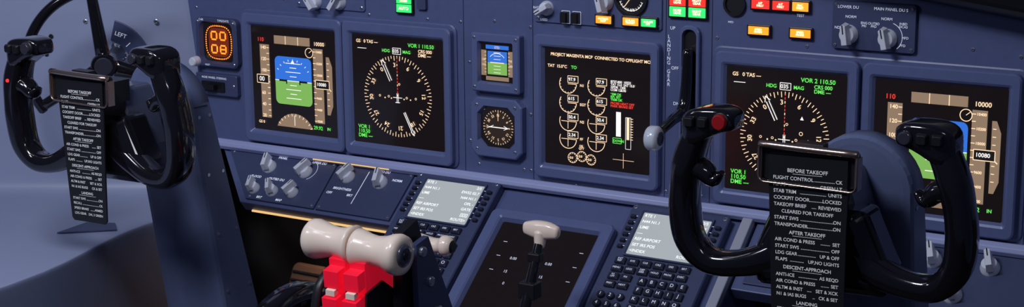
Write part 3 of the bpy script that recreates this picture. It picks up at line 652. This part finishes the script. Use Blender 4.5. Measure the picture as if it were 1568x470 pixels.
    mb.prism(pl,-.0012,.0012,CARD)
    cd=mb.obj('checklist_card',parent=root,mw=CM)
    y=-.004
    for i,l in enumerate(CL):
        hw2=.040-tap*(-y/H_)
        sz=.0053*(1-tap*12*(-y/H_))
        if l[0]=='#':
            y-=.0010; text(cd,l[1:],0,y,sz*1.05,CTXT,'CENTER',.0016,bold=.00008)
            m=MB(); ln(m,-.016,y-.0034,.016,y-.0034,.0004,CTXT,.0016); m.obj('underline',parent=cd); y-=.0012
        elif l[0]=='-': text(cd,l[1:],0,y,sz,CTXT,'CENTER',.0016,bold=.00006)
        else:
            a,b=l.split('|'); text(cd,a,-hw2+.002,y,sz,CTXT,'LEFT',.0016,bold=.00006);text(cd,b,hw2-.002,y,sz,CTXT,'RIGHT',.0016,bold=.00006)
            m=MB(); x0=-hw2+.003+len(a)*sz*.60; x1=hw2-.003-len(b)*sz*.60; x=x0
            while x<x1-.0005: rc(m,x,y-.0015,x+.0007,y-.0008,CTXT,.0016); x+=.0013
            if m.v: m.obj('dots',parent=cd)
        y-=.00705
    return root
yoke(.104,.107,.135,.8,-.003,False,.012,-.006)
yoke(1.146,1.147,1.160,1.5,.006,True,.006)
# ------------------------------------------------------------------ left sidewall, shelf, tiller
mb=MB()
A=[(-.125,.04),(-.19,-.03),(-.30,-.09),(-.48,-.19),(-.80,-.36),(-1.3,-.62)]
B=[(-.060,-.01),(-.075,-.11),(-.085,-.22),(-.04,-.37),(.010,-.53),(-.05,-1.3)]
def off(k,z): return [(x+.45*k,y-.89*k,z) for x,y in A]
def Bo(k,z): return [(x-k,y+k*.2,z) for x,y in B]
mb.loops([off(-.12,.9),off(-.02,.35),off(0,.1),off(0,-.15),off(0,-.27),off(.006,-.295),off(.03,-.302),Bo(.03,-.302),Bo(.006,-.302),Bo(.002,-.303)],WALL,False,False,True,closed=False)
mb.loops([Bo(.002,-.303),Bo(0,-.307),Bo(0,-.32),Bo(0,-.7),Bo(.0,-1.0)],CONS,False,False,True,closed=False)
mb.obj('wall_left',mw=Matrix.Translation((0,0,ZO)),sub=2)
mb=MB(); mb.prism([(-.045,-.03),(.045,-.018),(.035,.022),(-.012,.03)],0,.002,LOWP)
mb.obj('shelf_cover_plate',mw=Matrix.Translation((-.135,-.26,-.301+ZO))@Matrix.Rotation(.6,4,'Z'))
WF=FR((.878,.479,0),(0,0,1),(.479,-.878,0),(-.271,-.072,-.079+ZO))
mb=MB()
A0=[(r*math.cos(math.radians(a)),r*math.sin(math.radians(a))) for r,a in[(.080,5+i*5) for i in range(15)]+[(.045,75-i*5) for i in range(15)]]
mb.prism(A0,.002,.006,LOWP); o=mb.obj('tiller_placard',mw=WF,bevel=.001)
text(o,'LEFT',.020,.056,.010,LBL,'LEFT',.0065,rot=-.35)
mb=MB()
for a in(15,28,41):
    c,s=math.cos(math.radians(a)),math.sin(math.radians(a)); ln(mb,.05*c,.05*s,.06*c,.06*s,.001,LBL,.0065)
mb.obj('marks',parent=o)
mb=MB(); screw(mb,-.03,.075,.002,.004);screw(mb,.09,.075,.002,.004);
for x,y in((-.09,.05),(-.10,.02),(.11,.0)): disc(mb,x,y,.004,BLACK,.004,12)
o=mb.obj('wall_fasteners',mw=WF)
TF=FR((.8,.6,0),(0,0,1),(.6,-.8,0),(-.163,-.180,-.055+ZO))
mb=MB(); r=.122
P=[(r*math.cos(math.radians(a)),r*math.sin(math.radians(a)),0,.0085,.0085) for a in range(80,216,9)]
sweep(mb,P,GLOSS,n=14,k=3)
def spoke(a,r0=.018,r1=.122,w=.010):
    c,s=math.cos(math.radians(a)),math.sin(math.radians(a)); sweep(mb,[(c*r0,s*r0,0,w*1.2,.008),(c*(r0+r1)/2,s*(r0+r1)/2,0,w,.008),(c*r1,s*r1,0,w*.85,.007)],GLOSS,n=12,k=3)
spoke(97); spoke(212); spoke(345,r1=.06,w=.012)
mb.loops([circ(.021,-.10),circ(.021,.008),circ(.019,.012)],GLOSS,True,True,False)
mb.loops([circ(.015,.012),circ(.014,.0135)],HUBD,True,True,False)
mb.obj('steering_tiller',mw=TF,bevel=.001)
# ------------------------------------------------------------------ footwell, floor, pedals
mb=MB(); mb.box((.5,-1.0,-1.01),(5,3.2,.02),FLOORM); mb.obj('floor',mw=Matrix.Translation((0,0,ZO)))
mb=MB(); mb.box((.6,.20,-.58),(3.2,.02,.84),FLOORM); mb.obj('wall_front',mw=Matrix.Translation((0,0,ZO)))
def pedal(x,y,z):
    mb=MB(); 
    M=Matrix.Translation((x,y,z+ZO))@Matrix.Rotation(math.radians(-25),4,'X')@FR((1,0,0),(0,0,1),(0,-1,0),(0,0,0))
    mb.loops([rr(.085,.13,.012,0),rr(.085,.13,.012,.010),rr(.078,.123,.010,.014)],PEDAL)
    for i in range(8): mb.box((0,-.05+i*.014,.0155),(.074,.005,.004),BLACK)
    sweep(mb,[(0,-.05,0,.010,.010),(0,-.12,-.06,.010,.010),(0,-.30,-.10,.010,.010)],BLACK,up=(1,0,0),n=10)
    mb.obj('rudder_pedal',mw=M,bevel=.002)
pedal(.105,-.02,-.455); pedal(.285,-.05,-.52)
mb=MB(); mb.box((.175,-.1115,-.0185),(.27,.003,.0022),WARM); mb.obj('lip_warm_glow',mw=BP(0,0))  # warm light on the panel lip edge, drawn as a glowing strip
def area(name,loc,tgt,size,power,col,sy=None):
    l=bpy.data.lights.new(name,'AREA'); l.energy=power; l.color=col; l.size=size
    if sy: l.shape='RECTANGLE'; l.size_y=sy
    o=bpy.data.objects.new(name,l); sc.collection.objects.link(o); o.location=Vector(loc)+Vector((0,0,ZO))
    o.rotation_euler=(Vector(tgt)-Vector(loc)).to_track_quat('-Z','Y').to_euler(); return o
area('dome_lamp',(.55,-1.35,1.0),(.5,0,-.15),.45,12.5,(.85,.89,1.0),.2)
area('wall_fill_light',(-.05,-1.3,.6),(-.35,-.15,-.05),.3,3.0,(.82,.88,1.0),.15)  # added fill light that brightens the left sidewall, no real fixture
area('aft_lamp',(2.1,-1.3,1.0),(1.1,-.1,-.1),.5,2.2,(.9,.9,1.0),.12)
area('yoke_highlight_strip',(.3,-1.1,1.1),(.6,-.45,-.1),1.3,1.8,(.85,.9,1.0),.03)  # added unseen strip light for streak highlights on the glossy yokes
area('footwell_lamp',(.16,-.04,-.30),(.10,.02,-.7),.12,.18,(1,.55,.25),.05)
w=bpy.data.worlds.new('World'); sc.world=w; w.use_nodes=True
w.node_tree.nodes['Background'].inputs[0].default_value=(.22,.28,.55,1); w.node_tree.nodes['Background'].inputs[1].default_value=.085
# ------------------------------------------------------------------ camera
def rz(a): return Matrix.Rotation(a,3,'Z')
R=rz(.5554)@Matrix.Rotation(math.pi/2-.2179,3,'X')@rz(-.0093)
cam=bpy.data.objects.new('camera',bpy.data.cameras.new('camera')); sc.collection.objects.link(cam)
M4=R.to_4x4(); M4.translation=Vector((1.7460,-2.0261,.3652+ZO)); cam.matrix_world=M4
cam.data.lens=2500/1568*36; cam.data.sensor_width=36; cam.data.clip_start=.05; sc.camera=cam
